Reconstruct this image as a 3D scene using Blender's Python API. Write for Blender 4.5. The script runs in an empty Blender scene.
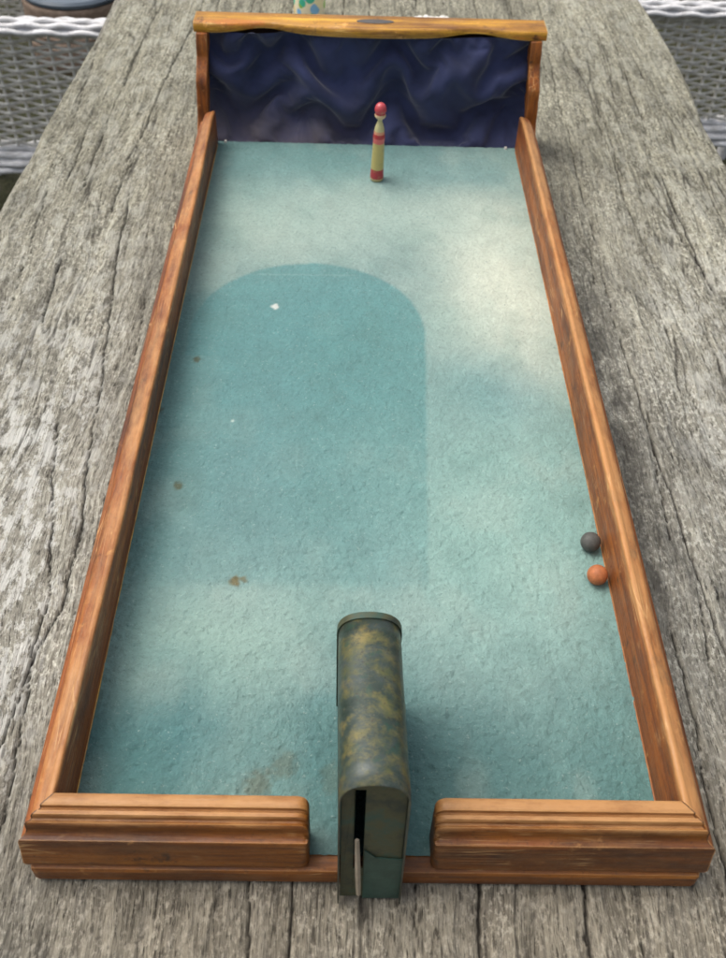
import bpy, bmesh, math, random
import numpy as np
from mathutils import Vector, Matrix
random.seed(4); RNG=np.random.RandomState(11)
S=bpy.context.scene; COL=S.collection
ZT=-.018      # table top height; the felt is z=0

# ---------------------------------------------------------------- noise (numpy)
_LAT=RNG.rand(256,256)
def vn(x,y):
    xi=np.floor(x).astype(int); yi=np.floor(y).astype(int); fx=x-xi; fy=y-yi
    fx=fx*fx*(3-2*fx); fy=fy*fy*(3-2*fy)
    a=_LAT[xi%256,yi%256]; b=_LAT[(xi+1)%256,yi%256]; c=_LAT[xi%256,(yi+1)%256]; d=_LAT[(xi+1)%256,(yi+1)%256]
    return (a*(1-fx)+b*fx)*(1-fy)+(c*(1-fx)+d*fx)*fy
def fbm(x,y,o=4,g=.5):
    s=0;a=1;t=0
    for i in range(o):
        s=s+a*vn(x*2**i+17.3*i,y*2**i+41.7*i); t+=a; a*=g
    return s/t
def sstep(a,b,x):
    t=np.clip((x-a)/(b-a),0,1); return t*t*(3-2*t)
def polydist(X,Y,P,sx=1.,sy=1.):
    D=np.full(X.shape,1e9)
    for (ax,ay),(bx,by) in zip(P[:-1],P[1:]):
        dx,dy=(bx-ax)*sx,(by-ay)*sy; px,py=(X-ax)*sx,(Y-ay)*sy
        t=np.clip((px*dx+py*dy)/(dx*dx+dy*dy+1e-12),0,1)
        D=np.minimum(D,np.hypot(px-t*dx,py-t*dy))
    return D

# ---------------------------------------------------------------- object helpers
def link(o,parent=None):
    COL.objects.link(o)
    if parent is not None: o.parent=parent
    return o
def tag(o,label=None,cat=None,group=None,kind=None):
    for k,v in (('label',label),('category',cat),('group',group),('kind',kind)):
        if v: o[k]=v
    return o
def empty(name,loc,label,cat,group=None,rz=0):
    o=bpy.data.objects.new(name,None); o.location=loc; o.rotation_euler=(0,0,rz); o.empty_display_size=.02
    link(o); return tag(o,label,cat,group)
def mobj(name,bm,mat,parent=None,smooth=True,bevel=0,loc=None,angle=40):
    bmesh.ops.remove_doubles(bm,verts=bm.verts,dist=1e-6)
    bmesh.ops.recalc_face_normals(bm,faces=bm.faces)
    me=bpy.data.meshes.new(name); bm.to_mesh(me); bm.free()
    o=bpy.data.objects.new(name,me); link(o,parent)
    for m in (mat if isinstance(mat,(list,tuple)) else [mat]): me.materials.append(m)
    if loc: o.location=loc
    if smooth:
        me.polygons.foreach_set('use_smooth',[True]*len(me.polygons))
        if angle: me.set_sharp_from_angle(angle=math.radians(angle))
    if bevel:
        b=o.modifiers.new('bevel','BEVEL'); b.width=bevel; b.segments=2; b.limit_method='ANGLE'
    return o
def box(bm,x0,x1,y0,y1,z0,z1):
    v=[bm.verts.new(p) for p in ((x0,y0,z0),(x1,y0,z0),(x1,y1,z0),(x0,y1,z0),(x0,y0,z1),(x1,y0,z1),(x1,y1,z1),(x0,y1,z1))]
    for f in ((0,3,2,1),(4,5,6,7),(0,1,5,4),(1,2,6,5),(2,3,7,6),(3,0,4,7)): bm.faces.new([v[i] for i in f])
def loft(bm,rings,closed=True,caps=True):
    R=[[bm.verts.new(p) for p in r] for r in rings]
    n=len(R[0])
    for a,b in zip(R[:-1],R[1:]):
        for i in range(n if closed else n-1):
            j=(i+1)%n; bm.faces.new((a[i],a[j],b[j],b[i]))
    if caps: bm.faces.new(R[0]); bm.faces.new(R[-1][::-1])
    return R
def lathe(bm,prof,n=32,c=(0,0,0)):
    rings=[[(c[0]+r*math.cos(2*math.pi*i/n),c[1]+r*math.sin(2*math.pi*i/n),c[2]+z) for i in range(n)] for r,z in prof]
    loft(bm,rings)
def grid(name,X,Y,Z,mat,parent=None,attrs=None):
    ny,nx=X.shape
    co=np.stack([X,Y,Z],-1).reshape(-1,3)
    i=np.arange(ny-1)[:,None]*nx+np.arange(nx-1)[None,:]
    F=np.stack([i,i+1,i+nx+1,i+nx],-1).reshape(-1,4)
    me=bpy.data.meshes.new(name)
    me.vertices.add(len(co)); me.vertices.foreach_set('co',co.astype(np.float32).ravel())
    me.loops.add(F.size); me.loops.foreach_set('vertex_index',F.ravel().astype(np.int32))
    me.polygons.add(len(F)); me.polygons.foreach_set('loop_start',np.arange(0,F.size,4,dtype=np.int32))
    me.update(calc_edges=True)
    me.polygons.foreach_set('use_smooth',[True]*len(F))
    for k,v in (attrs or {}).items():
        if v.ndim==3:
            a=me.attributes.new(k,'FLOAT_COLOR','POINT')
            c=np.concatenate([v.reshape(-1,3),np.ones((len(co),1))],1); a.data.foreach_set('color',c.astype(np.float32).ravel())
        else:
            a=me.attributes.new(k,'FLOAT','POINT'); a.data.foreach_set('value',v.astype(np.float32).ravel())
    me.materials.append(mat); me.validate()
    return link(bpy.data.objects.new(name,me),parent)
def lin(c):
    return tuple((v/255/12.92 if v/255<=.04045 else ((v/255+.055)/1.055)**2.4) for v in c)

# ---------------------------------------------------------------- material helpers
class M:
    def __init__(s,name,rough=.6,spec=.5):
        s.m=bpy.data.materials.new(name); s.m.use_nodes=True; s.t=s.m.node_tree; s.b=s.t.nodes['Principled BSDF']
        s.b.inputs['Roughness'].default_value=rough; s.b.inputs['Specular IOR Level'].default_value=spec
        s.co=s.n('ShaderNodeTexCoord').outputs['Object']
    def n(s,k,**a):
        o=s.t.nodes.new(k)
        for x,v in a.items(): setattr(o,x,v)
        return o
    def l(s,a,b): s.t.links.new(a,b)
    def mp(s,scale,src=None,rot=(0,0,0)):
        o=s.n('ShaderNodeMapping'); o.inputs['Scale'].default_value=scale; o.inputs['Rotation'].default_value=rot
        s.l(src or s.co,o.inputs['Vector']); return o.outputs['Vector']
    def noise(s,scale,src=None,detail=4,rough=.55,dist=0.,sc=None):
        o=s.n('ShaderNodeTexNoise'); o.inputs['Scale'].default_value=scale; o.inputs['Detail'].default_value=detail
        o.inputs['Roughness'].default_value=rough; o.inputs['Distortion'].default_value=dist
        v=src or s.co
        if sc: v=s.mp(sc,v)
        s.l(v,o.inputs['Vector']); return o.outputs['Fac']
    def ramp(s,fac,stops,interp='LINEAR'):
        o=s.n('ShaderNodeValToRGB'); e=o.color_ramp.elements; o.color_ramp.interpolation=interp
        while len(e)<len(stops): e.new(.5)
        for i,(p,c) in enumerate(stops):
            e[i].position=p; e[i].color=(*c,1) if len(c)==3 else c
        s.l(fac,o.inputs['Fac']); return o.outputs['Color']
    def mix(s,fac,a,b,bt='MIX'):
        o=s.n('ShaderNodeMix',data_type='RGBA',blend_type=bt)
        for v,i in ((fac,0),(a,6),(b,7)):
            if hasattr(v,'links'): s.l(v,o.inputs[i])
            elif i==0: o.inputs[0].default_value=v
            else: o.inputs[i].default_value=(*v,1)
        return o.outputs[2]
    def math(s,op,a,b=0.,clamp=False):
        o=s.n('ShaderNodeMath',operation=op,use_clamp=clamp)
        for i,v in enumerate((a,b)):
            if hasattr(v,'links'): s.l(v,o.inputs[i])
            else: o.inputs[i].default_value=v
        return o.outputs[0]
    def attr(s,name):
        return s.n('ShaderNodeAttribute',attribute_name=name)
    def color(s,c):
        if hasattr(c,'links'): s.l(c,s.b.inputs['Base Color'])
        else: s.b.inputs['Base Color'].default_value=(*c,1)
        return s
    def rough(s,c): s.l(c,s.b.inputs['Roughness']); return s
    def bump(s,h,dist=.001,strength=1.):
        prev=s.b.inputs['Normal'].links
        o=s.n('ShaderNodeBump'); o.inputs['Distance'].default_value=dist; o.inputs['Strength'].default_value=strength
        if prev: s.l(prev[0].from_socket,o.inputs['Normal'])
        s.l(h,o.inputs['Height']); s.l(o.outputs['Normal'],s.b.inputs['Normal']); return s
W3=lambda v:(v,v,v)

# weathered table wood -------------------------------------------------------
def mat_table():
    m=M('weathered_wood',.85,.25)
    wx=m.noise(7,sc=(1,.35,1),detail=2)
    wo=m.n('ShaderNodeCombineXYZ'); m.l(m.math('MULTIPLY',m.math('SUBTRACT',wx,.5),.05),wo.inputs[0])
    wx2=m.noise(40,sc=(1,.3,1),detail=2)
    wo2=m.n('ShaderNodeCombineXYZ'); m.l(m.math('MULTIPLY',m.math('SUBTRACT',wx2,.5),.010),wo2.inputs[0])
    va=m.n('ShaderNodeVectorMath'); m.l(m.co,va.inputs[0]); m.l(wo.outputs[0],va.inputs[1])
    vb=m.n('ShaderNodeVectorMath'); m.l(va.outputs[0],vb.inputs[0]); m.l(wo2.outputs[0],vb.inputs[1])
    P=vb.outputs[0]
    g1=m.noise(1,P,sc=(420,28,60),detail=6,rough=.65)
    g2=m.noise(1,P,sc=(1100,90,100),detail=4,rough=.6)
    g3=m.noise(1,P,sc=(120,7,20),detail=5,rough=.6)
    speck=m.noise(330,sc=(1,.55,1),detail=5,rough=.7)
    blot=m.noise(16,sc=(1,.5,1),detail=6,rough=.65)
    big=m.noise(3.2,sc=(1,.5,1),detail=4)
    A=m.attr('tint').outputs['Color']
    sep=m.n('ShaderNodeSeparateColor'); m.l(A,sep.inputs[0])
    base=m.ramp(g1,[(.28,lin((66,65,61))),(.42,lin((124,123,117))),(.54,lin((152,152,145))),(.72,lin((186,186,178)))])
    base=m.mix(.5,base,m.ramp(g3,[(.3,lin((84,82,78))),(.5,lin((140,139,133))),(.7,lin((180,180,172)))]))
    base=m.mix(m.ramp(g2,[(.32,W3(1)),(.47,W3(0))]),base,lin((58,56,52)))
    base=m.mix(m.math('MULTIPLY',m.ramp(speck,[(.50,W3(0)),(.60,W3(1))]),m.ramp(blot,[(.35,W3(.15)),(.6,W3(.9))])),base,lin((196,197,192)))
    base=m.mix(m.ramp(m.noise(1,P,sc=(300,75,60),detail=5,rough=.7),[(.34,W3(.8)),(.43,W3(0))]),base,lin((56,54,50)))
    pat=m.noise(1,P,sc=(60,14,40),detail=6,rough=.7)
    base=m.mix(1.,base,m.ramp(pat,[(.34,W3(.62)),(.46,W3(.98)),(.62,W3(1.18))]),'MULTIPLY')
    # lichen patches, greenish bloom, dark old stains
    lich=m.math('MULTIPLY',m.ramp(m.noise(75,sc=(1,.5,1),detail=6,rough=.75),[(.49,W3(0)),(.56,W3(.9))]),sep.outputs[0])
    base=m.mix(lich,base,lin((196,199,200)))
    base=m.mix(m.math('MULTIPLY',sep.outputs[1],.32),base,m.mix(1.,base,lin((240,238,196)),'MULTIPLY'))
    base=m.mix(m.math('MULTIPLY',m.math('MULTIPLY',sep.outputs[2],m.ramp(m.noise(45,sc=(1,.4,1),detail=6,rough=.7),[(.4,W3(0)),(.56,W3(1))])),.8),base,lin((70,69,67)))
    base=m.mix(1.,base,m.ramp(big,[(.3,W3(.8)),(.7,W3(1.12))]),'MULTIPLY')
    base=m.mix(m.math('MULTIPLY',m.attr('brown').outputs['Fac'],.5),base,m.mix(1.,base,lin((212,194,172)),'MULTIPLY'))
    base=m.mix(1.,base,lin((254,250,240)),'MULTIPLY')
    cr=m.attr('crack').outputs['Fac']
    base=m.mix(cr,base,lin((38,34,30)))
    m.color(base)
    m.bump(g1,.0028,.9).bump(g2,.0010,.8).bump(speck,.0009,.7).bump(g3,.005,.8).bump(pat,.004,.6)
    return m.m
def mat_felt():
    m=M('green_baize',.75,.35)
    c=m.attr('tone_and_sheen').outputs['Color']
    n=m.noise(260,detail=6,rough=.7); n2=m.noise(45,detail=5,rough=.65); n3=m.noise(700,detail=3,rough=.6)
    c=m.mix(1.,c,m.ramp(n,[(.3,W3(.86)),(.47,W3(1.0)),(.72,W3(1.1))]),'MULTIPLY')
    pit=m.noise(340,detail=4,rough=.75); c=m.mix(m.ramp(pit,[(.60,W3(0)),(.68,W3(.45))]),c,lin((60,96,96))); c=m.mix(m.ramp(m.noise(420,detail=4,rough=.75),[(.60,W3(0)),(.70,W3(.35))]),c,lin((190,206,196)))
    c=m.mix(1.,c,m.ramp(n2,[(.3,W3(.9)),(.7,W3(1.08))]),'MULTIPLY')
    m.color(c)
    m.rough(m.ramp(n2,[(.3,W3(.55)),(.7,W3(.8))]))
    m.bump(n,.0020,.8).bump(n3,.0010,.8)
    return m.m
def mat_mahog(name,axis='y',tone=1.0,red=0.,rough=.5,varnish=.15,top=0.):
    # varnished reddish wood with the grain along the given axis
    m=M(name,rough,.5)
    sc={'y':(95,5,95),'x':(5,95,95),'z':(95,95,5)}[axis]
    g=m.noise(1,sc=sc,detail=6,rough=.65,dist=.5); g2=m.noise(1,sc=tuple(v*6 for v in sc),detail=3)
    st=m.noise(24,detail=5,rough=.65,sc={'y':(1,.25,1),'x':(.25,1,1),'z':(1,1,.25)}[axis]); st2=m.noise(60,detail=5,rough=.7)
    k=lambda c:tuple(min(1,v*tone) for v in lin(c))
    c=m.ramp(g,[(.28,k((78,40-int(6*red),10))),(.45,k((126,71-int(10*red),18))),(.6,k((150,89-int(12*red),24))),(.78,k((174,114-int(14*red),42)))])
    c=m.mix(m.ramp(g2,[(.35,W3(.5)),(.5,W3(0))]),c,k((84,46,24)))
    c=m.mix(m.ramp(st,[(.48,W3(0)),(.64,W3(.8))]),c,k((60,30,14)))
    c=m.mix(m.ramp(m.noise(30,detail=5,rough=.7,sc={'y':(1,.2,1),'x':(.2,1,1),'z':(1,1,.3)}[axis]),[(.6,W3(0)),(.68,W3(.5))]),c,k((148,78,26)))
    c=m.mix(m.ramp(st2,[(.62,W3(0)),(.7,W3(.55))]),c,k((190,138,80)))
    c=m.mix(m.ramp(m.noise(38,detail=6,rough=.7,sc=(1,.6,1)),[(.60,W3(0)),(.68,W3(.85))]),c,k((50,30,18)))
    c=m.mix(m.ramp(m.noise(34,detail=7,rough=.75,sc={'y':(1,.35,1),'x':(.35,1,1),'z':(1,1,.4)}[axis]),[(.52,W3(0)),(.68,W3(.3))]),c,k((158,118,76)))
    c=m.mix(m.ramp(m.noise(420,detail=4,rough=.8),[(.56,W3(0)),(.66,W3(.5))]),c,k((62,36,20)))
    sp=m.n('ShaderNodeSeparateXYZ'); m.l(m.co,sp.inputs[0])
    hz=m.math('ADD',m.math('MULTIPLY',sp.outputs[2],20),m.math('MULTIPLY',m.math('SUBTRACT',m.noise(70,detail=6,rough=.7,sc={'y':(1,.3,1),'x':(.3,1,1),'z':(1,1,1)}[axis]),.5),.5))
    if top: c=m.mix(m.ramp(hz,[(.74,W3(0)),(.90,W3(top))]),c,k((196,144,88)))
    # pale wear on exposed arrises
    geo=m.n('ShaderNodeNewGeometry'); bv=m.n('ShaderNodeBevel'); bv.samples=4; bv.inputs['Radius'].default_value=.0011
    dt=m.n('ShaderNodeVectorMath',operation='DOT_PRODUCT'); m.l(bv.outputs[0],dt.inputs[0]); m.l(geo.outputs['Normal'],dt.inputs[1])
    wear=m.math('MULTIPLY',m.ramp(dt.outputs['Value'],[(.86,W3(.8)),(.985,W3(0))]),m.ramp(st2,[(.35,W3(.3)),(.6,W3(1))]))
    c=m.mix(wear,c,k((216,164,104)))
    sv=m.n('ShaderNodeTexVoronoi'); sv.feature='DISTANCE_TO_EDGE'; sv.inputs['Scale'].default_value=1.; m.l(m.mp({'y':(260,16,200),'x':(16,260,200),'z':(200,200,16)}[axis],rot=(0,.0,.12)),sv.inputs['Vector'])
    scm=m.math('MULTIPLY',m.ramp(sv.outputs['Distance'],[(.0,W3(1)),(.045,W3(0))]),m.ramp(m.noise(22,detail=4,rough=.6),[(.54,W3(0)),(.64,W3(.7))]))
    c=m.mix(scm,c,k((210,166,110)))
    m.bump(m.noise(55,detail=3,rough=.6),.0012,.6)
    if axis=='x' and top:
        ax_=m.math('ABSOLUTE',sp.outputs[0]); mt=m.math('ABSOLUTE',m.math('SUBTRACT',m.math('ADD',ax_,m.math('MULTIPLY',sp.outputs[1],.86)),.1712-.021*.86))
        c=m.mix(m.math('MULTIPLY',m.ramp(m.math('MULTIPLY',mt,300),[(.10,W3(.9)),(.3,W3(0))]),m.ramp(sp.outputs[2],[(.027,W3(0)),(.03,W3(1))])),c,k((40,24,14)))
    m.color(c)
    m.rough(m.ramp(st2,[(.3,W3(rough-.08)),(.7,W3(rough+.2))]))
    m.b.inputs['Coat Weight'].default_value=varnish*.5; m.b.inputs['Coat Roughness'].default_value=.3
    m.bump(g,.0010,.6).bump(g2,.0005,.6).bump(st2,.0009,.6)
    return m.m
def simple(name,col,rough=.6,spec=.5,var=.15,sc=60,bump=.0003,metal=0.):
    m=M(name,rough,spec); n=m.noise(sc,detail=5,rough=.65)
    c=lin(col); m.color(m.ramp(n,[(.3,tuple(v*(1-var) for v in c)),(.7,tuple(min(1,v*(1+var)) for v in c))]))
    m.b.inputs['Metallic'].default_value=metal
    if bump: m.bump(n,bump,.6)
    return m.m
def mat_cloth():
    m=M('navy_lining_cloth',.8,.25)
    w=m.noise(1,sc=(1500,1500,90),detail=2); n=m.noise(30,detail=5); 
    c=m.ramp(n,[(.3,lin((35,41,68))),(.7,lin((54,61,98)))])
    d=m.math('MULTIPLY',m.attr('dust').outputs['Fac'],m.ramp(m.noise(25,detail=6,rough=.6),[(.3,W3(.35)),(.7,W3(1))]))
    c=m.mix(d,c,lin((112,102,98)))
    m.color(c); m.b.inputs['Sheen Weight'].default_value=.25; m.b.inputs['Sheen Roughness'].default_value=.5
    m.bump(w,.0002,.4).bump(n,.0006,.4); return m.m
def mat_tin():
    m=M('painted_tin',.36,.5)
    P=m.mp((1,1,1),rot=(0,0,0))
    n=m.noise(85,detail=6,rough=.72,sc=(.8,1,1),dist=.2); n2=m.noise(42,detail=5,rough=.7,sc=(1.,1.3,1)); f=m.noise(420,detail=4,rough=.7)
    c=m.ramp(n2,[(.3,lin((30,46,38))),(.5,lin((52,64,56))),(.7,lin((66,76,76)))])
    oc=m.ramp(m.noise(60,detail=4,rough=.6,dist=.6),[(.35,lin((84,88,48))),(.6,lin((128,116,62))),(.8,lin((124,92,46)))])
    sep=m.n('ShaderNodeSeparateXYZ'); m.l(m.co,sep.inputs[0])
    hi=m.ramp(m.math('MULTIPLY',sep.outputs[2],8),[(.25,W3(.35)),(.75,W3(1))])
    c=m.mix(m.math('MULTIPLY',m.ramp(n,[(.46,W3(0)),(.66,W3(.85))]),hi),c,oc)
    c=m.mix(m.ramp(m.noise(110,detail=4),[(.6,W3(0)),(.68,W3(.7))]),c,lin((40,68,56)))
    c=m.mix(m.ramp(f,[(.60,W3(0)),(.67,W3(.65))]),c,lin((52,44,34)))
    c=m.mix(m.ramp(m.noise(260,detail=5,rough=.8),[(.62,W3(0)),(.66,W3(.3))]),c,lin((120,116,92)))
    geo=m.n('ShaderNodeNewGeometry')
    c=m.mix(m.math('MULTIPLY',m.ramp(geo.outputs['Pointiness'],[(.56,W3(0)),(.66,W3(.6))]),m.ramp(f,[(.4,W3(0)),(.6,W3(1))])),c,lin((120,122,112)))
    m.color(c); m.rough(m.ramp(f,[(.3,W3(.32)),(.7,W3(.5))])); m.bump(f,.0003,.4).bump(n,.0005,.3)
    m.b.inputs['Metallic'].default_value=.1
    sc_=m.noise(1,sc=(60,500,500),detail=3,rough=.7); m.bump(sc_,.0002,.4)
    return m.m
def mat_tin_dark():
    m=M('tin_front_paint',.5,.5)
    n=m.noise(60,detail=5,rough=.65); f=m.noise(300,detail=4,rough=.7)
    c=m.ramp(n,[(.35,lin((44,54,46))),(.5,lin((72,74,50))),(.65,lin((48,76,66)))])
    c=m.mix(m.ramp(f,[(.62,W3(0)),(.7,W3(.6))]),c,lin((92,84,64)))
    m.color(c); m.bump(f,.0003,.5); return m.m
def mat_wicker(name,a,b):
    m=M(name,.5,.45); n=m.noise(35,detail=5); f=m.noise(300,detail=3,sc=(.2,1,1))
    c=m.ramp(n,[(.35,lin(a)),(.65,lin(b))]); c=m.mix(m.ramp(f,[(.4,W3(.35)),(.55,W3(0))]),c,lin((120,116,110)))
    m.color(c); m.bump(f,.0005,.4); return m.m
MT=mat_table(); MF=mat_felt(); MC=mat_cloth(); MTIN=mat_tin(); MTD=mat_tin_dark()
MWX=mat_mahog('varnished_wood_across','x',.86,0.,top=.85); MWY=mat_mahog('varnished_wood_along','y',1.04,.5,top=.65)
MWZ=mat_mahog('varnished_wood_upright','z',1.5,.4); MPALE=mat_mahog('pale_varnished_wood','x',2.0,-1.6,.45)
MWK=mat_wicker('grey_wicker',(220,218,210),(238,236,228)); MWL=mat_wicker('pale_wicker',(214,214,214),(232,232,234))
MDARK=simple('dark_wood',(66,42,30),.6)

# ---------------------------------------------------------------- ground
def mat_ground():
    m=M('patio_ground',.9,.2); n=m.noise(9,detail=8,rough=.7); g=m.noise(160,detail=4)
    c=m.ramp(n,[(.35,lin((58,54,42))),(.5,lin((74,76,50))),(.65,lin((92,86,72)))])
    m.color(m.mix(1.,c,m.ramp(g,[(.3,W3(.5)),(.7,W3(1.2))]),'MULTIPLY')); m.bump(g,.02,1.).bump(n,.03,.6); return m.m
bm=bmesh.new(); 
vs=[bm.verts.new(p) for p in ((-60,-60,-.77),(60,-60,-.77),(60,60,-.77),(-60,60,-.77))]; bm.faces.new(vs)
tag(mobj('ground',bm,mat_ground(),smooth=False),kind='structure')

# ---------------------------------------------------------------- table
table=empty('garden_table',(.02,.75,-.77),'large weathered grey wooden table with cracked grain under the game board','table')
CR=[[(-0.262,.70),(-0.254, 0.579), (-0.243, 0.47), (-0.233, 0.387), (-0.231, 0.338), (-0.224, 0.269), (-0.216, 0.205), (-0.216, 0.142), (-0.228, 0.089),(-.232,.02),(-.226,-.1)],
[(-.26,.33),(-0.249, 0.263), (-0.226, 0.153), (-0.227, 0.1), (-0.217, 0.01),(-.22,-.1)],
[(.288,.9),(0.295, 0.807), (0.291, 0.692), (0.298, 0.592)],[(0.329, 0.71), (0.343, 0.634), (0.349, 0.54)],
[(.385,.93),(0.393, 0.812), (0.39, 0.7), (0.392, 0.62)],[(0.327, 0.524), (0.324, 0.455)],[(0.24, 0.644), (0.23, 0.55)],
[(.245,.36),(0.241, 0.308), (0.233, 0.217)],[(0.243, 0.157), (0.235, 0.102)],[(0.215, 0.137), (0.216, 0.052), (0.212, 0.027),(.21,-.05)],
[(.062,.3),(0.066, -0.039), (0.064, -0.062), (0.063, -0.12),(.06,-.35)],[(.12,.3),(0.126, -0.039), (0.125, -0.064), (0.126, -0.12),(.13,-.35)],
[(-.07,.1),(-0.068, -0.041), (-0.064, -0.085),(-.06,-.2)],[(-0.043, 0.), (-0.042, -0.085),(-.045,-.3)],[(0.028, 0.), (0.028, -0.068)],
[(0.281, 1.138), (0.298, 0.939), (0.298, 0.763)],[(0.325, 0.753), (0.338, 0.63)],[(-.24,1.5),(-0.245, 1.211), (-0.265, 0.95), (-0.273, 0.77), (-0.277, 0.663)],
[(-0.214, 0.504), (-0.209, 0.415)],[(-.1,1.7),(-.11,1.2),(-.105,.9)],[(-.03,1.6),(-.035,1.1),(-.03,.88)],[(.07,1.8),(.075,1.2),(.07,.9)],[(.16,1.6),(.165,1.2),(.17,.9)],[(.0,1.5),(.01,1.0)],
[(-.16,1.4),(-.155,1.1)],[(.215,1.3),(.21,.98)],[(-.34,.9),(-.335,.72)],[(-.31,.56),(-.305,.47)],[(.37,1.15),(.375,1.02)]]
CW=[.85,.7,.75,.75,1.,.7,.6,.8,.7,1.,1.1,1.1,.7,.8,.5,.8,.7,.9,.6]+[.8]*12
def xl(y):
    b=np.interp(y,[-.6,.4,.675,.81,.94,1.08,1.15,1.25,2.1],[-.405,-.402,-.399,-.393,-.391,-.384,-.377,-.373,-.37])
    return b+.004*(fbm(y*14,y*0+3)-.5)+.0016*(fbm(y*90,y*0+9)-.5)
def xr(y):
    b=np.interp(y,[-.6,.6,.82,.91,1.01,1.16,1.24,1.30,2.1],[.436,.434,.433,.430,.437,.437,.433,.427,.425])
    return b+.004*(fbm(y*12,y*0+23)-.5)+.0016*(fbm(y*90,y*0+29)-.5)
ys=[-.5]
while ys[-1]<2.05:
    y=ys[-1]; ys.append(y+(.004 if y<-.13 else .0018+.0032*max(0,min(1,(y-.1)/1.0))))
ys=np.array(ys); us=np.linspace(0,1,640)
XL,XR=xl(ys)[:,None],xr(ys)[:,None]
X=XL+(XR-XL)*us[None,:]; Y=np.repeat(ys[:,None],len(us),1)
# grain drift
wx=X+.05*(fbm(X*4+5,Y*1.5)-.5)+.012*(fbm(X*25,Y*8+3)-.5)
H=.0030*(fbm(wx*160,Y*12,5,.65)-.5)+.0016*(fbm(wx*420,Y*60,3,.6)-.5)+.0035*(fbm(wx*30,Y*3,3)-.5)+.0007*(fbm(X*300,Y*120,3)-.5)
H+=.002*(fbm(X*6,Y*3,2)-.5)
rid=1-np.abs(fbm(wx*75,Y*3.2+7,3,.55)*2-1)           # short natural checks
chk=sstep(.965,.995,rid)*sstep(.5,.62,fbm(wx*12+31,Y*5+2,2))
rid2=1-np.abs(fbm(wx*150+50,Y*7+17,2,.5)*2-1)
chk=np.maximum(chk,.6*sstep(.95,.99,rid2)*sstep(.48,.6,fbm(wx*16+71,Y*9+12,2)))
crack=chk.copy()*.75
for i_,(bx,ph,y0_,y1_) in enumerate(((-.335,1.,-.5,.42),(-.30,2.,.05,1.4),(-.27,5.,-.3,.2),(.255,3.,-.5,2.),(.285,1.5,-.2,.6),(.335,4.,-.5,.46),(.36,2.5,.5,1.9),(.40,.5,.3,1.2),(-.215,6.,.5,1.7),(-.18,3.3,.86,2.),(.22,2.2,.7,1.5),(-.355,.7,.45,1.1))):
    xc=bx+.014*np.sin(Y*3.1+ph)+.010*(fbm(Y*6+ph*7,Y*0+ph,3)-.5)+.003*(fbm(Y*60+ph*7,Y*0+ph,2)-.5)
    wd=.0008*np.maximum(0,fbm(Y*9+ph*3,Y*0+2*ph,3)*2.6-.75)*sstep(y0_,y0_+.1,Y)*sstep(y1_,y1_-.1,Y)+1e-6
    kk=(1-sstep(.4,1.3,np.abs(X-xc)/wd))*(wd>.00012)
    H-=.0026*kk+.0011*np.exp(-((X-xc)/.004)**2)*sstep(y0_,y0_+.1,Y)*sstep(y1_,y1_-.1,Y); crack=np.maximum(crack,kk)
jit=.005*(fbm(X*3+3.3,Y*26,3)-.5)+.0030*(fbm(X*9+8,Y*120,3)-.5)
for c,w in zip(CR,CW):
    x0,x1=min(p[0] for p in c)-.02,max(p[0] for p in c)+.02; y0,y1=min(p[1] for p in c)-.03,max(p[1] for p in c)+.03
    r=(ys>y0)&(ys<y1); 
    if not r.any(): continue
    d=polydist(X[r]+jit[r],Y[r],c,1,.6)
    ww=w*.00085*(.15+1.7*fbm(X[r]*0+w*9,Y[r]*30,3)**1.3)
    k=1-sstep(ww*.5,ww*1.5,d)
    H[r]-=.0030*k+.0009*(1-sstep(0,.006,d)); crack[r]=np.maximum(crack[r],k)
H-=.0012*chk
e=np.minimum(X-XL,XR-X); H-=.010*(1-sstep(0,.012,e))**2
under=(np.abs(X)<.205)&(Y>-.05)&(Y<.86)               # board rests on the high spots
H=np.minimum(H,np.where(under,-.0004,.0022)); Z=ZT+H-.0005
# local colour of the wood itself: lichen (r), green bloom (g), dark stain (b)
lich=sstep(-.2,-.25,X)*sstep(.55,.1,Y)*1.0+.35*sstep(-.2,-.26,X)+.12+.3*sstep(.24,.3,X)
green=sstep(.25,.9,Y)*.9
st=np.exp(-((X-.215)/.028)**2-((Y-.36)/.14)**2)+np.exp(-((X-.225)/.022)**2-((Y-.19)/.06)**2)+.5*np.exp(-((X-.22)/.03)**2-((Y-.62)/.2)**2)+.35*np.exp(-((X+.21)/.02)**2-((Y-.6)/.2)**2)
tint=np.stack([np.clip(lich,0,1),np.clip(green,0,1),np.clip(st,0,1)],-1)
# wrap sides down
def ext(A,f0,f1): return np.concatenate([f0,A,f1],1)
side=np.array([-.045,-.03,-.012])[None,:]
sx0=XL+.004*(fbm(np.repeat(ys[:,None],3,1)*20,side+ys[:,None]*0+5)-.3); sx1=XR-.004*(fbm(np.repeat(ys[:,None],3,1)*20,side+ys[:,None]*0+5)-.3)
Xe=ext(X,sx0,sx1[:,::-1]); Ye=ext(Y,Y[:,:3],Y[:,:3]); Ze=ext(Z,ZT+side+ys[:,None]*0,(ZT+side+ys[:,None]*0)[:,::-1])
te=ext(tint,tint[:,:3]*0,tint[:,:3]*0); ce=ext(crack,crack[:,:3]*0,crack[:,:3]*0)
top=grid('table_top',Xe,Ye,Ze,MT,None,{'tint':te,'crack':ce,'brown':sstep(.12,-.06,Ye)*(.4+.6*sstep(-.26,-.1,Xe))})
top.parent=table; top.matrix_parent_inverse=Matrix.Translation(table.location).inverted()
def tpart(name,bm,mat,**k):
    o=mobj(name,bm,mat,table,**k); o.matrix_parent_inverse=Matrix.Translation(table.location).inverted(); return o
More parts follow.
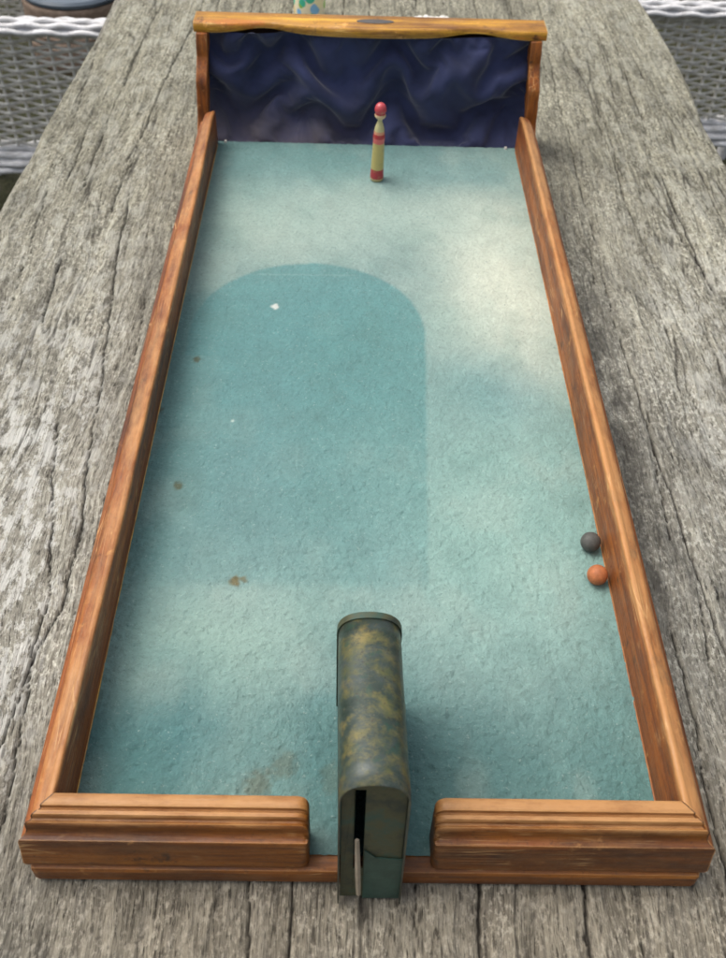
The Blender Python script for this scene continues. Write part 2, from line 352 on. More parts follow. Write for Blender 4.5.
bm=bmesh.new(); box(bm,-.388,.422,-.49,2.04,ZT-.047,ZT-.02); tpart('underboard',bm,MT,smooth=False)
for sx in(-.3,.34):
    for sy in(-.35,1.85):
        bm=bmesh.new(); box(bm,sx-.045,sx+.045,sy-.045,sy+.045,-.77,ZT-.048); tpart('leg',bm,MT,smooth=False,bevel=.004)

# ---------------------------------------------------------------- game board
L=.784; HW=.1713
game=empty('table_game_board',(0,0,ZT),'long wooden table game board with faded teal playing surface and moulded rails','game board')
def gp(name,bm,mat,parent=None,**k):
    o=mobj(name,bm,mat,parent or game,**k)
    if parent is None: o.matrix_parent_inverse=Matrix.Translation((0,0,ZT)).inverted()
    return o
bm=bmesh.new(); box(bm,-.1895,.1895,-.0455,.787,ZT+.0002,-.0006); gp('base_board',bm,MWX,smooth=False,bevel=.003)
# felt ------------------------------------------------------------
gx=np.linspace(-HW-.0008,HW+.0008,300); gy=np.linspace(-.036,L,680); X,Y=np.meshgrid(gx,gy)
wob=.004*(fbm(X*60,Y*60)-.5)+.003*(fbm(X*14,Y*12)-.5)
inside=np.where(Y>.437,np.hypot(X+.054,Y-.437)-.107,np.where(X<-.054,-X-.161,X-.053+.010*(.437-Y)/.286))+wob*.5
mark=(1-sstep(-.0022,.0022,inside))
left_fade=sstep(-.165,-.12,X)*.55+.45
mark*=np.where(Y>.437,1,.45+.55*sstep(.13,.44,Y))*sstep(.145,.16,Y)*np.where(Y>.40,1,np.where(X<-.05,left_fade,1))
def g(cx,cy,sx,sy): return np.exp(-((X-cx)/sx)**2-((Y-cy)/sy)**2)
base=np.array(lin((120,148,145))); col=np.ones(X.shape+(3,))*base
def blend(col,k,c): k=np.clip(k,0,1)[...,None]; return col*(1-k)+np.array(lin(c))*k
N1=fbm(X*14,Y*9,4); N2=fbm(X*5+9,Y*4+3,3); N3=fbm(X*30+4,Y*22+1,4)
XX=X+.05*(N1-.5); YY=Y+.10*(N2-.5)+.04*(N1-.5)
def g(cx,cy,sx,sy): return np.exp(-(((XX-cx)/sx)**2+((YY-cy)/sy)**2))
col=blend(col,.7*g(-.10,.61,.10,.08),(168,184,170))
col=blend(col,.8*g(.13,.57,.075,.15)+.45*g(.12,.42,.07,.14),(202,208,190))  # pale far-right area: faded cloth with some sky sheen painted in
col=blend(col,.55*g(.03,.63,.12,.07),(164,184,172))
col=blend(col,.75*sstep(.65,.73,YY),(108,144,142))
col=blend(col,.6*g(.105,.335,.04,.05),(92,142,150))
col=blend(col,.8*g(.09,.17,.09,.10)+.3*g(.10,.28,.07,.1),(160,190,178))  # pale patch right of centre: sheen painted over the faded cloth
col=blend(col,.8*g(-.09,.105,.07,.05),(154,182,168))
col=blend(col,.74*mark*(.85+.3*N3),(84,138,138))
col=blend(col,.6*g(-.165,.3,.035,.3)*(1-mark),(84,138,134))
col=blend(col,.72*sstep(.13,.01,YY),(72,116,114))  # darker towards the front rails
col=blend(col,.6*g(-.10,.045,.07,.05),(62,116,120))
col=blend(col,.35*sstep(.45,.80,N1)*(1-mark),(150,176,166)); col=blend(col,.35*sstep(.5,.25,N2),(90,138,134))
col=blend(col,.2*sstep(.50,.80,N3)*(1-.7*mark),(170,184,172)); col=blend(col,.22*sstep(.48,.2,N3),(84,122,116))
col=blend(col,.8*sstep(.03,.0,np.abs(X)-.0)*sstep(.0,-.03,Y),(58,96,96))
for cx,cy,r,k,c in((-.149,.395,.0035,.8,(84,86,60)),(-.145,.245,.004,.8,(92,92,62)),(-.171,.33,.003,.6,(90,90,66)),(-.093,.155,.0045,.9,(112,100,62)),(-.087,.157,.003,.7,(112,100,62)),(-.065,.005,.009,.55,(92,92,70)),(-.05,.018,.008,.45,(92,92,70)),(-.02,.01,.01,.3,(92,92,70)),(-.086,.473,.0036,1.2,(206,212,204)),(-.11,.318,.0016,1.,(190,206,198))):
    col=blend(col,k*(1-sstep(r*.4,r*1.2,np.hypot((X-cx),(Y-cy)*.8)+r*.9*(fbm(X*400,Y*400,2)-.5))),c)
scr=np.exp(-((Y-.525-.02*(X+.05))/.0012)**2)*sstep(-.115,-.10,X)*sstep(.0,-.02,X); col=blend(col,.17*scr,(170,196,190))
wr=1-np.abs(fbm(X*55+3*fbm(X*20,Y*20),Y*75,4,.6)*2-1)
Z=.00025+(.0014+.0008*sstep(.35,.05,Y))*(fbm(X*150,Y*210,4,.72)-.5)-.0007*sstep(.62,.74,fbm(X*210,Y*260,2))*(.3+.7*sstep(.4,.05,Y))+.0006*sstep(.88,.98,wr)*(.35+.9*sstep(.4,.0,Y))*fbm(X*10,Y*10,2)
Z+=.0010*(fbm(X*22,Y*16+6,3)-.5)*(.4+.8*sstep(.3,.0,Y))
Z+=.0006
Z=np.maximum(Z,-.0001)
Z-=0*np.exp(-(((X+.086)/.003)**2+((Y-.475)/.002)**2))
o=grid('baize_surface',X,Y,Z,MF,game,{'tone_and_sheen':np.clip(col*.95,0,1)}); o.matrix_parent_inverse=Matrix.Translation((0,0,ZT)).inverted()  # per-vertex felt tone, painted sheen included
# rails (moulding: u outward from the inner face, z) ----------------------------
PR=[(0,-.0004),(0,.0435),(.0006,.0441),(.0062,.0443),(.0070,.0438),(.0072,.0412),(.0082,.0406),(.0092,.0424),(.0112,.0424),(.0120,.0414),(.0122,.0388),(.0132,.0384),(.0146,.0396),(.0154,.0390),(.0157,.0366),
    (.0158,.0345),(.0160,.0325),(.0168,.0306),(.0182,.0296),(.0204,.0293),(.0210,.0282),(.0216,.020),(.0226,.011),(.0232,.005),(.0226,.0010),(.0215,-.0004)]
PS=[(0,-.0004),(0,.0425),(.0004,.0438),(.0014,.0446),(.0038,.0446),(.0050,.0440),(.0062,.0434),(.0092,.0428),(.0120,.0416),(.0138,.0398),(.0148,.0372),(.0154,.0340),
    (.0166,.0312),(.0182,.0298),(.0202,.0293),(.0208,.0282),(.0214,.020),(.0226,.011),(.0232,.005),(.0226,.0010),(.0215,-.0004)]
def mould(name,fr,n,mat,rag=0.):
    # fr(t)->(inner point, outward dir, mitre shift per u) ; loft of the moulding profile
    bm=bmesh.new(); rings=[]
    for i in range(n+1):
        p,o,m,hs,bow,lean=fr(i/n); rings.append([(p[0]+o[0]*(u*.84+bow-lean*max(0,z)/.044*(1-u/.024)),p[1]+m[1]*u,z*(hs if z>0 else 1)) for u,z in PS])
    loft(bm,rings); return gp(name,bm,mat,angle=50)
YI=-.021
# side rails: outer face mitred at the front corner, the mouldings round off at the back end
for s in(-1,1):
    ff=1.0 if s>0 else .94
    def fr(t,s=s,ff=ff):
        tt=min(1,t*1.02) ; y=YI+t*(.782-YI)
        m=(0,-1*(1-t)**60) if t<.5 else (0,0)
        k=1-.0*t
        bo=math.sin(math.pi*min(1,t))
        return (s*HW,y),(s,0),m,ff*(1 if t<.96 else 1-.10*((t-.96)/.04)**2)*(1+.006*math.sin(t*23+s)),.0008*bo,(.0034*min(1,bo*1.4) if s<0 else 0)
    mould('side_rail',fr,90,MWY)
for s,x0 in((-1,-.0328),(1,.0357)):
    def fr(t,s=s,x0=x0):
        x=x0+(s*HW-x0)*t
        # mitre at the corner, rounded shoulder at the gap
        m=(s*(t**60),0)
        return (x,YI),(0,-1),m,1.
    bm=bmesh.new(); rings=[]
    for t in [0,.002,.006,.013,.022,.034,.048,.06]+[.06+.94*i/30 for i in range(1,31)]:
        p,o,m,hs=fr(t); dx=abs(p[0]-x0); rr=.0065; cut=0 if dx>=rr else rr-math.sqrt(max(0,rr*rr-(rr-dx)**2))
        ring=[]
        for u,z in PR:
            uu=u; zz=z
            if zz>.03: zz=zz-cut*.9
            uu=min(max(u,cut*.5),.0232-cut*.8) if cut else u
            ring.append((p[0]+m[0]*u*.86,p[1]-uu,zz))
        rings.append(ring)
    loft(bm,rings); gp('front_rail',bm,MWX,angle=50)
# thin pale lines of bare wood at the foot of the side rails
for s in(-1,1):
    bm=bmesh.new(); loft(bm,[[(s*(HW-.0006+.0008*math.sin(math.pi*i/24)),-.02+.795*i/24,0),(s*(HW+.0008),-.02+.795*i/24,0),(s*(HW+.0008),-.02+.795*i/24,.0018),(s*(HW-.0006+.0008*math.sin(math.pi*i/24)),-.02+.795*i/24,.0016)] for i in range(25)]); gp('edge_strip',bm,MWY if s>0 else MPALE,smooth=False,bevel=.0006)
# catcher box at the far end ------------------------------------------------------
def cheek(s):
    bm=bmesh.new(); N=26; front=[];
    for i in range(N+1):
        t=i/N; z=ZT+.0004+t*(.1112-ZT)
        off=.0
        for c,w,a in((.30,.10,.006),(.62,.07,-.005),(.80,.06,.005),(.05,.08,-.004)): off+=a*math.exp(-((t-c)/w)**2)
        front.append((.786+.024*t+off,z))
    rings=[]
    for th in (0,1):
        ring=[]
        for y,z in front:
            t=(z-ZT)/(.1125-ZT); xo=.1975-.0085*t; xi=xo-.0125; ring.append((s*(xi if th==0 else xo),y,z))
        for y,z in [(.845,.1112),(.852,ZT+.0004)]:
            t=(z-ZT)/(.1125-ZT); xo=.1975-.0085*t; xi=xo-.0125; ring.append((s*(xi if th==0 else xo),y,z))
        rings.append(ring)
    loft(bm,rings); return gp('box_end',bm,MWZ,bevel=.0012,angle=30)
cheek(-1); cheek(1)
bm=bmesh.new(); box(bm,-.1835,.1835,.8365,.8445,ZT+.0004,.1112); gp('box_back',bm,MDARK,smooth=False)
bm=bmesh.new(); box(bm,-.1835,.1835,.7885,.836,ZT+.0004,-.006); gp('box_floor',bm,MDARK,smooth=False)
# wavy top board
bm=bmesh.new(); N=80; rings=[]
for i in range(N+1):
    t=i/N; x=-.1915+.385*t; a=abs(t-.5)*2
    yf=.8115+ .007*math.exp(-((a-.60)/.16)**2)+.0015*(a>.9) -.0035*math.exp(-(a/.3)**2)
    zf=.1116+.0035*math.exp(-((a-.60)/.18)**2)
    rings.append([(x,yf,zf),(x,yf-.0012,.1160),(x,yf-.0006,.1200),(x,yf+.0012,.1214),(x,.844,.1214),(x,.8465,.1202),(x,.847,.1145),(x,.846,.1115)])
loft(bm,rings); tb=gp('top_board',bm,MPALE,angle=50)
bm=bmesh.new(); lathe(bm,[(1e-5,-.0006),(.95,-.0006),(1,-.0002),(1,.0003),(.85,.0006),(1e-5,.0006)],32)
for v in bm.verts: v.co=Vector((v.co.x*.0205+.006,v.co.y*.0056+.828,v.co.z+.1216))
o=mobj('oval_inlay',bm,simple('dull_metal',(92,88,84),.5,.5,.2,metal=.3),tb)
# cloth lining: a slack sheet tacked along the top and bottom and at a few points, settled by position-based relaxation
def drape():
    nx,nz=190,84; u=np.linspace(-.1830,.1830,nx); t=np.linspace(0,1,nz); Xg,Tg=np.meshgrid(u,t)
    Zb=-.0052+Tg*.1165
    def px(a,b): return ((a-371)/900,-.0052+(143-b)/108*.1165)
    y=.812+.010*(fbm(Xg*22+3,Tg*2.2+8,2)-.5)
    def push(P,wd,am):
        return am*np.exp(-(polydist(Xg,Zb,[px(*p) for p in P],1,1)/wd)**2)
    y-=push([(225,45),(262,38),(310,36),(372,50)],.006,.014)+push([(275,42),(279,70),(277,100),(271,138)],.004,.014)+push([(262,114),(245,124)],.006,.010)
    y-=push([(318,60),(330,85),(360,110)],.007,.010)+push([(282,93),(318,77)],.005,.010)+push([(305,120),(350,141)],.006,.012)
    y-=push([(517,48),(497,75),(482,108),(462,130),(408,130)],.008,.018)+push([(445,45),(443,80),(428,118)],.006,.012)+push([(395,78),(425,76)],.006,.008)
    y+=push([(258,75),(262,95)],.009,.014)+push([(298,60),(305,78)],.007,.012)+push([(378,86),(400,84),(396,110),(410,122)],.005,.014)+push([(505,105),(515,125)],.014,.016)+push([(213,55),(220,130)],.008,.016)+push([(292,120),(303,135)],.006,.012)
    P=np.stack([Xg,y,Zb],-1); 
    rx=(u[1]-u[0])*1.15; rz=.1165/(nz-1)*1.30
    free=np.ones((nz,nx,1)); free[0]=0; free[-1]=0; free[:,0]=0; free[:,-1]=0
    P[0,:,1]=.7905+.0*u; P[-1,:,1]=.8165+.003*np.sin(u*60); P[:,0,1]=.792+.036*t**.5; P[:,-1,1]=.792+.036*t**.5
    for a,b,yy in((277,103,.822),(318,77,.806),(304,118,.826),(232,72,.806),(397,84,.828),(410,131,.800),(502,72,.806),(443,60,.808),(262,60,.830),(515,110,.833),(350,140,.797),(215,100,.832)):
        x_,z_=px(a,b); ii=int(round((x_+.183)/.366*(nx-1))); kk=int(round((z_+.0052)/.1165*(nz-1)))
        kk=min(max(kk,1),nz-2); P[kk,ii]=(x_,yy,z_); free[kk,ii]=0
    V=np.zeros_like(P)
    def con(P,ax,st,rest,kc,ks):
        for par in range(2):
            n=P.shape[ax]; idx=np.arange(0,n-st); idx=idx[((idx//st)%2)==par]
            A=np.take(P,idx,ax); B=np.take(P,idx+st,ax); fa=np.take(free,idx,ax); fb=np.take(free,idx+st,ax)
            D=B-A; L_=np.sqrt((D*D).sum(-1,keepdims=True))+1e-9; df=(L_-rest)/L_; k=np.where(df>0,ks,kc)
            C=D*df*k; w=fa+fb; w=np.where(w>0,w,1)
            if ax==0: P[idx]+=C*fa/w; P[idx+st]-=C*fb/w
            else: P[:,idx]+=C*fa/w; P[:,idx+st]-=C*fb/w
    dg=math.hypot(rx,rz)
    for it in range(520):
        V*=.93; V[...,2]-=.0000022*free[...,0]; Q=P.copy(); P=P+V*free
        for _ in range(2):
            con(P,1,1,rx,.9,.9); con(P,0,1,rz,.9,.9)
            con(P,1,4,rx*4,.07,.3); con(P,0,4,rz*4,.07,.3); con(P,1,10,rx*10,.015,.1); con(P,0,9,rz*9,.015,.1)
            A=P[:-1,:-1];B=P[1:,1:];D=B-A;L_=np.sqrt((D*D).sum(-1,keepdims=True))+1e-9;C=D*((L_-dg)/L_)*.22
            P[:-1,:-1]+=C*free[:-1,:-1]; P[1:,1:]-=C*free[1:,1:]
            A=P[:-1,1:];B=P[1:,:-1];D=B-A;L_=np.sqrt((D*D).sum(-1,keepdims=True))+1e-9;C=D*((L_-dg)/L_)*.22
            P[:-1,1:]+=C*free[:-1,1:]; P[1:,:-1]-=C*free[1:,:-1]
        P[...,1]=np.clip(P[...,1],.7892,.8355); P[...,2]=np.clip(P[...,2],-.0056,.1115); P[...,0]=np.clip(P[...,0],-.1835,.1835)
        top_=P[...,2]>.100; P[...,1]=np.where(top_,np.maximum(P[...,1],.8135),P[...,1])
        V=P-Q
    return P,Xg,Tg
P_,Xg,Tg=drape()
for _ in range(1): P_[1:-1,1:-1]=(P_[1:-1,1:-1]*4+P_[:-2,1:-1]+P_[2:,1:-1]+P_[1:-1,:-2]+P_[1:-1,2:])/8
dust=sstep(.62,.1,Tg+.3*(fbm(Xg*20,Tg*3)-.5))*np.clip(sstep(.02,-.08,Xg)+.12,0,1)*.55
o=grid('cloth_lining',P_[...,0],P_[...,1],P_[...,2],MC,game,{'dust':dust}); o.matrix_parent_inverse=Matrix.Translation((0,0,ZT)).inverted()
sb=o.modifiers.new('smooth','SUBSURF'); sb.levels=1; sb.render_levels=1
for s,x in((-1,-.1625),(1,.1605)):
    bm=bmesh.new(); lathe(bm,[(1e-5,0),(.0016,0),(.0017,.0015),(.0013,.0026),(1e-5,.003)],12,(x,.7815,.0008)); gp('corner_peg',bm,simple('white_peg',(214,208,198),.5))

# ---------------------------------------------------------------- tin launcher
tin=empty('marble_launcher',(0,-.05,ZT),'narrow arched tin chute mottled green and ochre standing in the front gap','game launcher')
def tp(name,bm,mat,parent=None,**k):
    o=mobj(name,bm,mat,parent or tin,**k)
    if parent is None: o.matrix_parent_inverse=Matrix.Translation((0,-.05,ZT)).inverted()
    return o
TW=.0178
def arch(y0,y1,z0,ztop,w,x0=0.,n=20,sq=2.35):
    # outline: bottom left -> over the arch -> bottom right ; the plane leans from y0 at the bottom to y1 at the top
    P=[(x0-w,z0),(x0-w,ztop-w)]
    for i in range(1,n):
        a=math.pi-math.pi*i/n; c,s_=math.cos(a),math.sin(a)
        P.append((x0+w*math.copysign(abs(c)**(2/sq),c),ztop-w+w*abs(s_)**(2/sq)))
    P+=[(x0+w,ztop-w),(x0+w,z0)]
    return [(x,y0+(y1-y0)*(z-z0)/(ztop-z0),z) for x,z in P]
FRb,FRt=-.0565,-.0448
def front_at(off,w,ztop,z0,x0=.0012): return arch(FRb+off,FRt+off,z0,ztop,w,x0)
bm=bmesh.new()
r0=front_at(.0,TW,.1085,ZT+.0008); r1=arch(-.0458,-.040,.0025,.1078,TW,.0008,)
secs=[r0]
for k in range(1,9):
    q=k/8; zt=.1085-.0095*q; y=-.0448+(.060+.0448)*q
    secs.append(arch(y-.0012*(1-q),y,.0022 if k>0 else ZT,zt,TW*(1+.008*math.sin(k*2.1)),.0012-.0022*q))
loftr=loft(bm,secs,closed=False,caps=False)
o=tp('body',bm,MTIN,angle=45); sm=o.modifiers.new('wall','SOLIDIFY'); sm.thickness=.0009; sm.offset=-1
# seam rim round the far end
bm=bmesh.new(); a=arch(.0575,.0575,.0022,.1002,TW+.0009,-.001); b=arch(.0618,.0618,.0022,.0998,TW+.0009,-.001)
a2=arch(.0575,.0575,.0022,.0985,TW-.0006,-.001); b2=arch(.0618,.0618,.0022,.0982,TW-.0006,-.001)
loft(bm,[a2,a,b,b2],closed=False,caps=False); tp('rim',bm,MTD,angle=60)
bm=bmesh.new(); bm.faces.new([bm.verts.new(p) for p in arch(.0600,.0600,.0022,.0982,TW-.0006,-.001)]); o=tp('back_plate',bm,MTD,smooth=False); sm=o.modifiers.new('t','SOLIDIFY'); sm.thickness=.0008
# front plate with slot: built as strips round the slot, set back inside the rim
def fy(z,off): return FRb+off+(FRt-FRb)*(z-ZT)/(.1085-ZT)
w_=TW-.0014; zt=.1068
bm=bmesh.new()
def strip(bm,x0,x1,z0,zf,off=.0045,n=10):
    pts=[]
    for i in range(n+1):
        x=x0+(x1-x0)*i/n; pts.append((x,fy(zf(x),off),zf(x)))
    pts+= [(x1,fy(z0,off),z0),(x0,fy(z0,off),z0)]
    bm.faces.new([bm.verts.new(p) for p in pts])
topf=lambda x: zt-w_+w_*max(0,1-abs((x-.0012)/w_)**2.35)**(1/2.35)
strip(bm,.0012-w_,-.0085,ZT+.001,topf); strip(bm,-.0030,.0012+w_,ZT+.001,topf); 
strip(bm,-.0085,-.0030,.097,topf); strip(bm,-.0085,-.0030,ZT+.001,lambda x:.016)
o=tp('front_plate',bm,MTD,smooth=False); sm=o.modifiers.new('t','SOLIDIFY'); sm.thickness=.0008; sm.offset=0
# worn teal lip folded across the lower half of the plate
bm=bmesh.new()
pts=[(-.0025,.038),(.004,.030),(.0182,.028),(.0182,ZT+.0012),(-.0025,ZT+.0012)]
bm.faces.new([bm.verts.new((x,fy(z,.0030),z)) for x,z in pts]); o=tp('lower_flap',bm,simple('teal_tin_paint',(50,76,66),.5,.5,.3,90),smooth=False,bevel=0); sm=o.modifiers.new('t','SOLIDIFY'); sm.thickness=.0008
# pale lever hanging out of the slot
bm=bmesh.new(); rings=[]
for i in range(13):
    q=i/12; z=.052-q*.058; x=-.0068+.0020*q; y=fy(z,.002)-.003*math.sin(q*2.4); wdt=.0012+.0003*math.sin(q*3)
    rings.append([(x-wdt,y,z),(x,y-.0010,z),(x+wdt,y,z),(x,y+.0008,z)])
loft(bm,rings); tp('lever',bm,simple('pale_lever_metal',(150,138,120),.5,.5,.2,120),angle=60)

# ---------------------------------------------------------------- skittle
def mat_pin():
    m=M('painted_pin',.4,.5)
    sep=m.n('ShaderNodeSeparateXYZ'); m.l(m.co,sep.inputs[0])
    z=m.math('MULTIPLY',m.math('ADD',sep.outputs[2],m.math('MULTIPLY',m.math('SUBTRACT',m.noise(300),.5),.001)),1/.086)
    R=lin((166,44,52)); Yc=lin((180,166,100)); G=lin((186,180,132)); P=lin((206,120,120)); 
    c=m.ramp(z,[(0,lin((190,170,120))),(.035,R),(.155,Yc),(.50,lin((204,96,92))),(.565,R),(.615,lin((206,140,110))),(.65,G),(.80,lin((206,178,140))),(.865,R),(.885,lin((186,66,72)))],'CONSTANT')
    n=m.noise(160,detail=5,rough=.7)
    c=m.mix(m.ramp(n,[(.56,W3(0)),(.66,W3(.5))]),c,lin((150,140,90)))
    m.color(c); m.b.inputs['Coat Weight'].default_value=.4; return m.m
bm=bmesh.new()
lathe(bm,[(1e-5,0),(.0068,0),(.0074,.0012),(.0074,.006),(.0070,.013),(.0066,.028),(.0062,.040),(.0060,.0455),(.0063,.0475),(.0063,.0505),(.0058,.0525),(.0056,.0545),(.0050,.059),(.0036,.0635),(.0024,.0668),(.0025,.0685),(.0042,.0700),(.0058,.0718),(.0060,.0738),(.0052,.0752),(.0052,.0758),(.0062,.0780),(.0061,.0808),(.0049,.0840),(.0028,.0858),(1e-5,.0862)],36)
pin=mobj('skittle_pin',bm,mat_pin(),loc=(.0108,.7075,.0011),angle=0); pin.rotation_euler=(0,math.radians(1.0),0)
tag(pin,'small turned wooden skittle painted red and cream at the far end of the board','skittle')
# ---------------------------------------------------------------- marbles
def marble(c,label,col,col2):
    bm=bmesh.new(); bmesh.ops.create_uvsphere(bm,u_segments=40,v_segments=24,radius=.0073)
    m=M('clay_'+col2,.6,.4); n=m.noise(190,detail=5,rough=.7); n2=m.noise(500)
    m.color(m.ramp(n,[(.3,tuple(v*.7 for v in lin(col))),(.55,lin(col)),(.75,tuple(min(1,v*1.4) for v in lin(col)))])); m.bump(n2,.0003,.4).bump(n,.0004,.3)
    o=mobj('marble',bm,m.m,loc=c,angle=0); tag(o,label,'marble','marbles resting against the right rail'); return o
marble((.1624,.1905,.0083),'dark grey clay marble against the right rail, just behind the orange one',(84,84,80),'grey')
marble((.1624,.1605,.0083),'orange brown clay marble against the right rail, just in front of the grey one',(178,108,66),'orange')

# ---------------------------------------------------------------- things behind the box
def mat_cup():
    m=M('floral_glaze',.25,.5); v=m.n('ShaderNodeTexVoronoi'); v.inputs['Scale'].default_value=75; m.l(m.co,v.inputs['Vector'])
    sp=m.n('ShaderNodeSeparateColor'); m.l(v.outputs['Color'],sp.inputs[0])
    c=m.ramp(sp.outputs[0],[(0,lin((250,240,190))),(.12,lin((70,196,160))),(.4,lin((248,204,100))),(.55,lin((140,196,236))),(.75,lin((150,200,90)))],'CONSTANT')
    k=m.ramp(v.outputs['Distance'],[(.55,W3(1)),(.6,W3(0))]); s=m.n('ShaderNodeSeparateXYZ'); m.l(m.co,s.inputs[0])
    c=m.mix(k,lin((250,240,206)),c); m.color(c); return m.m
bm=bmesh.new(); lathe(bm,[(1e-5,0),(.020,0),(.0215,.001),(.0225,.004),(.0232,.03),(.0242,.056),(.0238,.057),(.0228,.056),(.0215,.03),(.0205,.006),(1e-5,.005)],40)
o=mobj('floral_cup',bm,mat_cup(),loc=(-.083,1.198,ZT+.0005)); tag(o,'small floral patterned cup in white, teal and yellow behind the catcher box','cup')
bm=bmesh.new()
for i in range(4):
    bmesh.ops.create_icosphere(bm,subdivisions=3,radius=1,matrix=Matrix.Translation((-.018+.012*i,.003*math.sin(i*3),.004))@Matrix.Diagonal((.0085,.006,.0045+.001*(i%2),1)))
for v in bm.verts:
    n=v.co.normalized(); v.co+=Vector((math.sin(v.co.y*900),math.sin(v.co.x*700+1),math.sin(v.co.x*800+v.co.y*500)))*.0009
o=mobj('paper_scrap',bm,simple('white_paper',(226,222,214),.8,.2,.06),loc=(.094,1.186,ZT+.0005),angle=30); tag(o,'small crumpled white paper scrap on the table behind the catcher box','paper scrap')

# ---------------------------------------------------------------- wicker chairs
def weave(name,w,h,parent,mat,pitch=.0088,stake=.034,vert=True,org=(0,0,0),amp=.0062,rad=.0031,seed=0,pos=None):
    # woven panel in the local x-z plane, strands waving in and out round upright stakes
    rnd=random.Random(seed); bm=bmesh.new(); rows=int(h/pitch); n=int(w/stake)*8
    for r in range(rows):
        z=(r+.5)*pitch; ph=math.pi*(r%2); jz=rnd.uniform(-.001,.001); rings=[]
        for i in range(n+1):
            x=w*i/n; k=math.cos(x/stake*math.pi+ph); y=-amp*k; zz=z+jz+.0006*math.sin(x*23+r)
            fl=rad*(1+.1*math.sin(x*31+r*2)); rings.append([(x,y-fl*.6,zz),(x,y,zz+fl),(x,y+fl*.6,zz),(x,y,zz-fl)])
        loft(bm,rings)
    for j in range(int(w/stake)+1):
        x=j*stake
        lathe(bm,[(.0032,0),(.0032,h)],8,(x,0,0))
    M_=pos or Matrix.Identity(4)
    bm.transform(M_)
    return mobj(name,bm,mat,parent,angle=60)
def wrapband(name,w,dy,dz,parent,mat,n=7,pos=None):
    # rounded arm/rim wrapped with lengthwise strands
    bm=bmesh.new()
    seg=int(w/.034)*6
    for k in range(n):
        a=math.pi*(k+.5)/n; cy=-dy*math.cos(a); cz=dz*math.sin(a)
        rings=[]
        for i in range(seg+1):
            x=w*i/seg; kk=.0018*math.cos(x/.034*math.pi+math.pi*(k%2)); y=cy*(1+kk/dy); z=cz+kk*1.2; r=.0062
            rings.append([(x,y+r*math.cos(q),z+r*.75*math.sin(q)) for q in [math.pi*2*j/8 for j in range(8)]])
        loft(bm,rings)
    rings=[]
    for x in (0.001,w-.001): rings.append([(x,-.82*dy*math.cos(math.pi*j/10),.82*dz*math.sin(math.pi*j/10)) for j in range(11)])
    loft(bm,rings)
    if pos: bm.transform(pos)
    return mobj(name,bm,mat,parent,angle=60)
TR=Matrix.Translation; RZ=lambda a:Matrix.Rotation(a,4,'Z'); RX=lambda a:Matrix.Rotation(a,4,'X')
def chair(x,y,s,label,armz,width=.60,depth=.56,pb=.36,rz=0.):
    # local: x runs away from the table (towards the backrest), y along the table; s=+1 for the chair on the right
    c=empty('wicker_chair',(x,y,-.77),label,'chair','wicker chairs drawn up to the table',rz)
    fx=Matrix.Identity(4) if s>0 else Matrix.Diagonal((-1,1,1,1))
    H=armz
    for yy in (0,width):
        weave('arm_panel',depth,H-.035-pb,c,MWK,pos=fx@TR((0,yy,pb)),seed=int(yy*10)+3)
        a=wrapband('arm_rest',depth,.020,.018,c,MWL,n=5,pos=fx@TR((0,yy,H-.033)))
        wrapband('lower_rim',depth,.027,.018,c,MWL,n=5,pos=fx@TR((0,yy,pb-.028))@RX(.75 if yy==0 else -.75))
    wrapband('front_rim',width-.06,.026,.02,c,MWL,n=6,pos=fx@TR((0,.03,pb-.026))@RZ(math.pi/2))
    weave('seat',width-.02,depth-.02,c,MWK,pos=fx@TR((depth-.01,.01,pb+.02))@RZ(math.pi/2)@RX(math.pi/2)@TR((0,0,0)),seed=8)
    weave('backrest',width,.50,c,MWK,pos=fx@TR((depth,0,pb))@RZ(math.pi/2),seed=9)
    wrapband('top_rim',width,.03,.02,c,MWL,n=6,pos=fx@TR((depth,0,pb+.50))@RZ(math.pi/2))
    for lx in(.03,depth-.03):
        for ly in(.02,width-.02):
            bm=bmesh.new(); lathe(bm,[(.014,0),(.019,pb-.03)],14,(lx,ly,0)); bm.transform(fx); mobj('leg',bm,MWL,c)
    return c
chair(-.425,1.475,-1,'pale grey wicker armchair left of the table with a round pot on its seat',.640,pb=.391)
chair(.485,1.655,1,'pale grey wicker armchair with an empty seat right of the table',.632,pb=.39)
# pot on the seat of the left chair
pot=empty('round_pot',(-.590,1.80,-.345),'tan round textured pot with dark grey lid on the left wicker chair','pot')
bm=bmesh.new(); prof=[(1e-5,0),(.095,0),(.104,.01)]
for i in range(12): prof+=[(.107+.003*math.sin(i*.5)+(.0025 if k else 0),.012+i*.0098+k*.005) for k in(0,1)]
prof+=[(.104,.132),(1e-5,.132)]
lathe(bm,prof,64); mobj('pot_body',bm,simple('tan_stoneware',(158,138,122),.8,.3,.35,60,.003),pot,angle=60)
bm=bmesh.new(); lathe(bm,[(1e-5,.1325),(.100,.1325),(.104,.135),(.105,.141),(.100,.146),(.086,.147),(.080,.1415),(1e-5,.1405)],64)
mobj('lid',bm,simple('slate_lid',(92,104,116),.35,.5,.1,40),pot,angle=40)

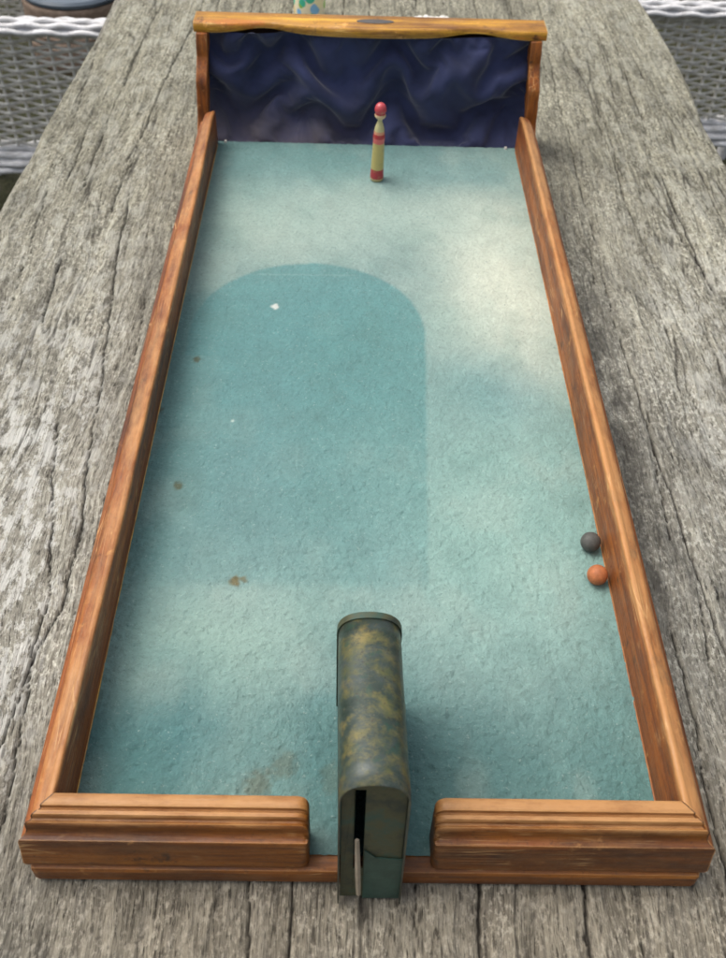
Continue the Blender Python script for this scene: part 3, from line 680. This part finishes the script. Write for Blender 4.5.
# ---------------------------------------------------------------- light
Wd=bpy.data.worlds.new('World'); S.world=Wd; Wd.use_nodes=True; nt=Wd.node_tree; bg=nt.nodes['Background']
sky=nt.nodes.new('ShaderNodeTexSky'); sky.sky_type='NISHITA'; sky.sun_disc=False
EL,AZ=math.radians(63),math.radians(-70)      # azimuth from +y (behind the board), negative = from the left
sky.sun_elevation=EL; sky.sun_rotation=AZ; sky.dust_density=6; sky.ozone_density=.6; sky.air_density=1.
hs=nt.nodes.new('ShaderNodeHueSaturation'); hs.inputs['Saturation'].default_value=.45; nt.links.new(sky.outputs[0],hs.inputs['Color']); nt.links.new(hs.outputs[0],bg.inputs[0]); bg.inputs[1].default_value=.13
sl=bpy.data.lights.new('sun','SUN'); sl.energy=1.0; sl.angle=math.radians(45); sl.color=(1,.95,.88)
so=bpy.data.objects.new('sun',sl); link(so); d=-Vector((math.sin(AZ)*math.cos(EL),math.cos(AZ)*math.cos(EL),math.sin(EL)))
so.rotation_euler=d.to_track_quat('-Z','Y').to_euler(); so.location=(-2,2,3)

# ---------------------------------------------------------------- camera
yaw,pitch,roll=.02420313,.82046256,.03631903
cy,sy,cp,sp=math.cos(yaw),math.sin(yaw),math.cos(pitch),math.sin(pitch)
f=Vector((sy*cp,cy*cp,-sp)); r=Vector((cy,-sy,0)); u=r.cross(f)
r2=r*math.cos(roll)+u*math.sin(roll); u2=-r*math.sin(roll)+u*math.cos(roll)
cam=bpy.data.cameras.new('camera'); co=bpy.data.objects.new('camera',cam); link(co)
mw=Matrix((( r2.x,u2.x,-f.x,-.01531349),(r2.y,u2.y,-f.y,-.2473956),(r2.z,u2.z,-f.z,.54072655),(0,0,0,1)))
co.matrix_world=mw
cam.sensor_fit='VERTICAL'; cam.sensor_height=24; cam.lens=950/958*24; cam.clip_start=.02; cam.clip_end=300
cam.dof.use_dof=True; cam.dof.focus_distance=.66; cam.dof.aperture_fstop=9
S.camera=co
S.view_settings.view_transform='Standard'; S.view_settings.look='None'; S.view_settings.exposure=.5; S.view_settings.gamma=1
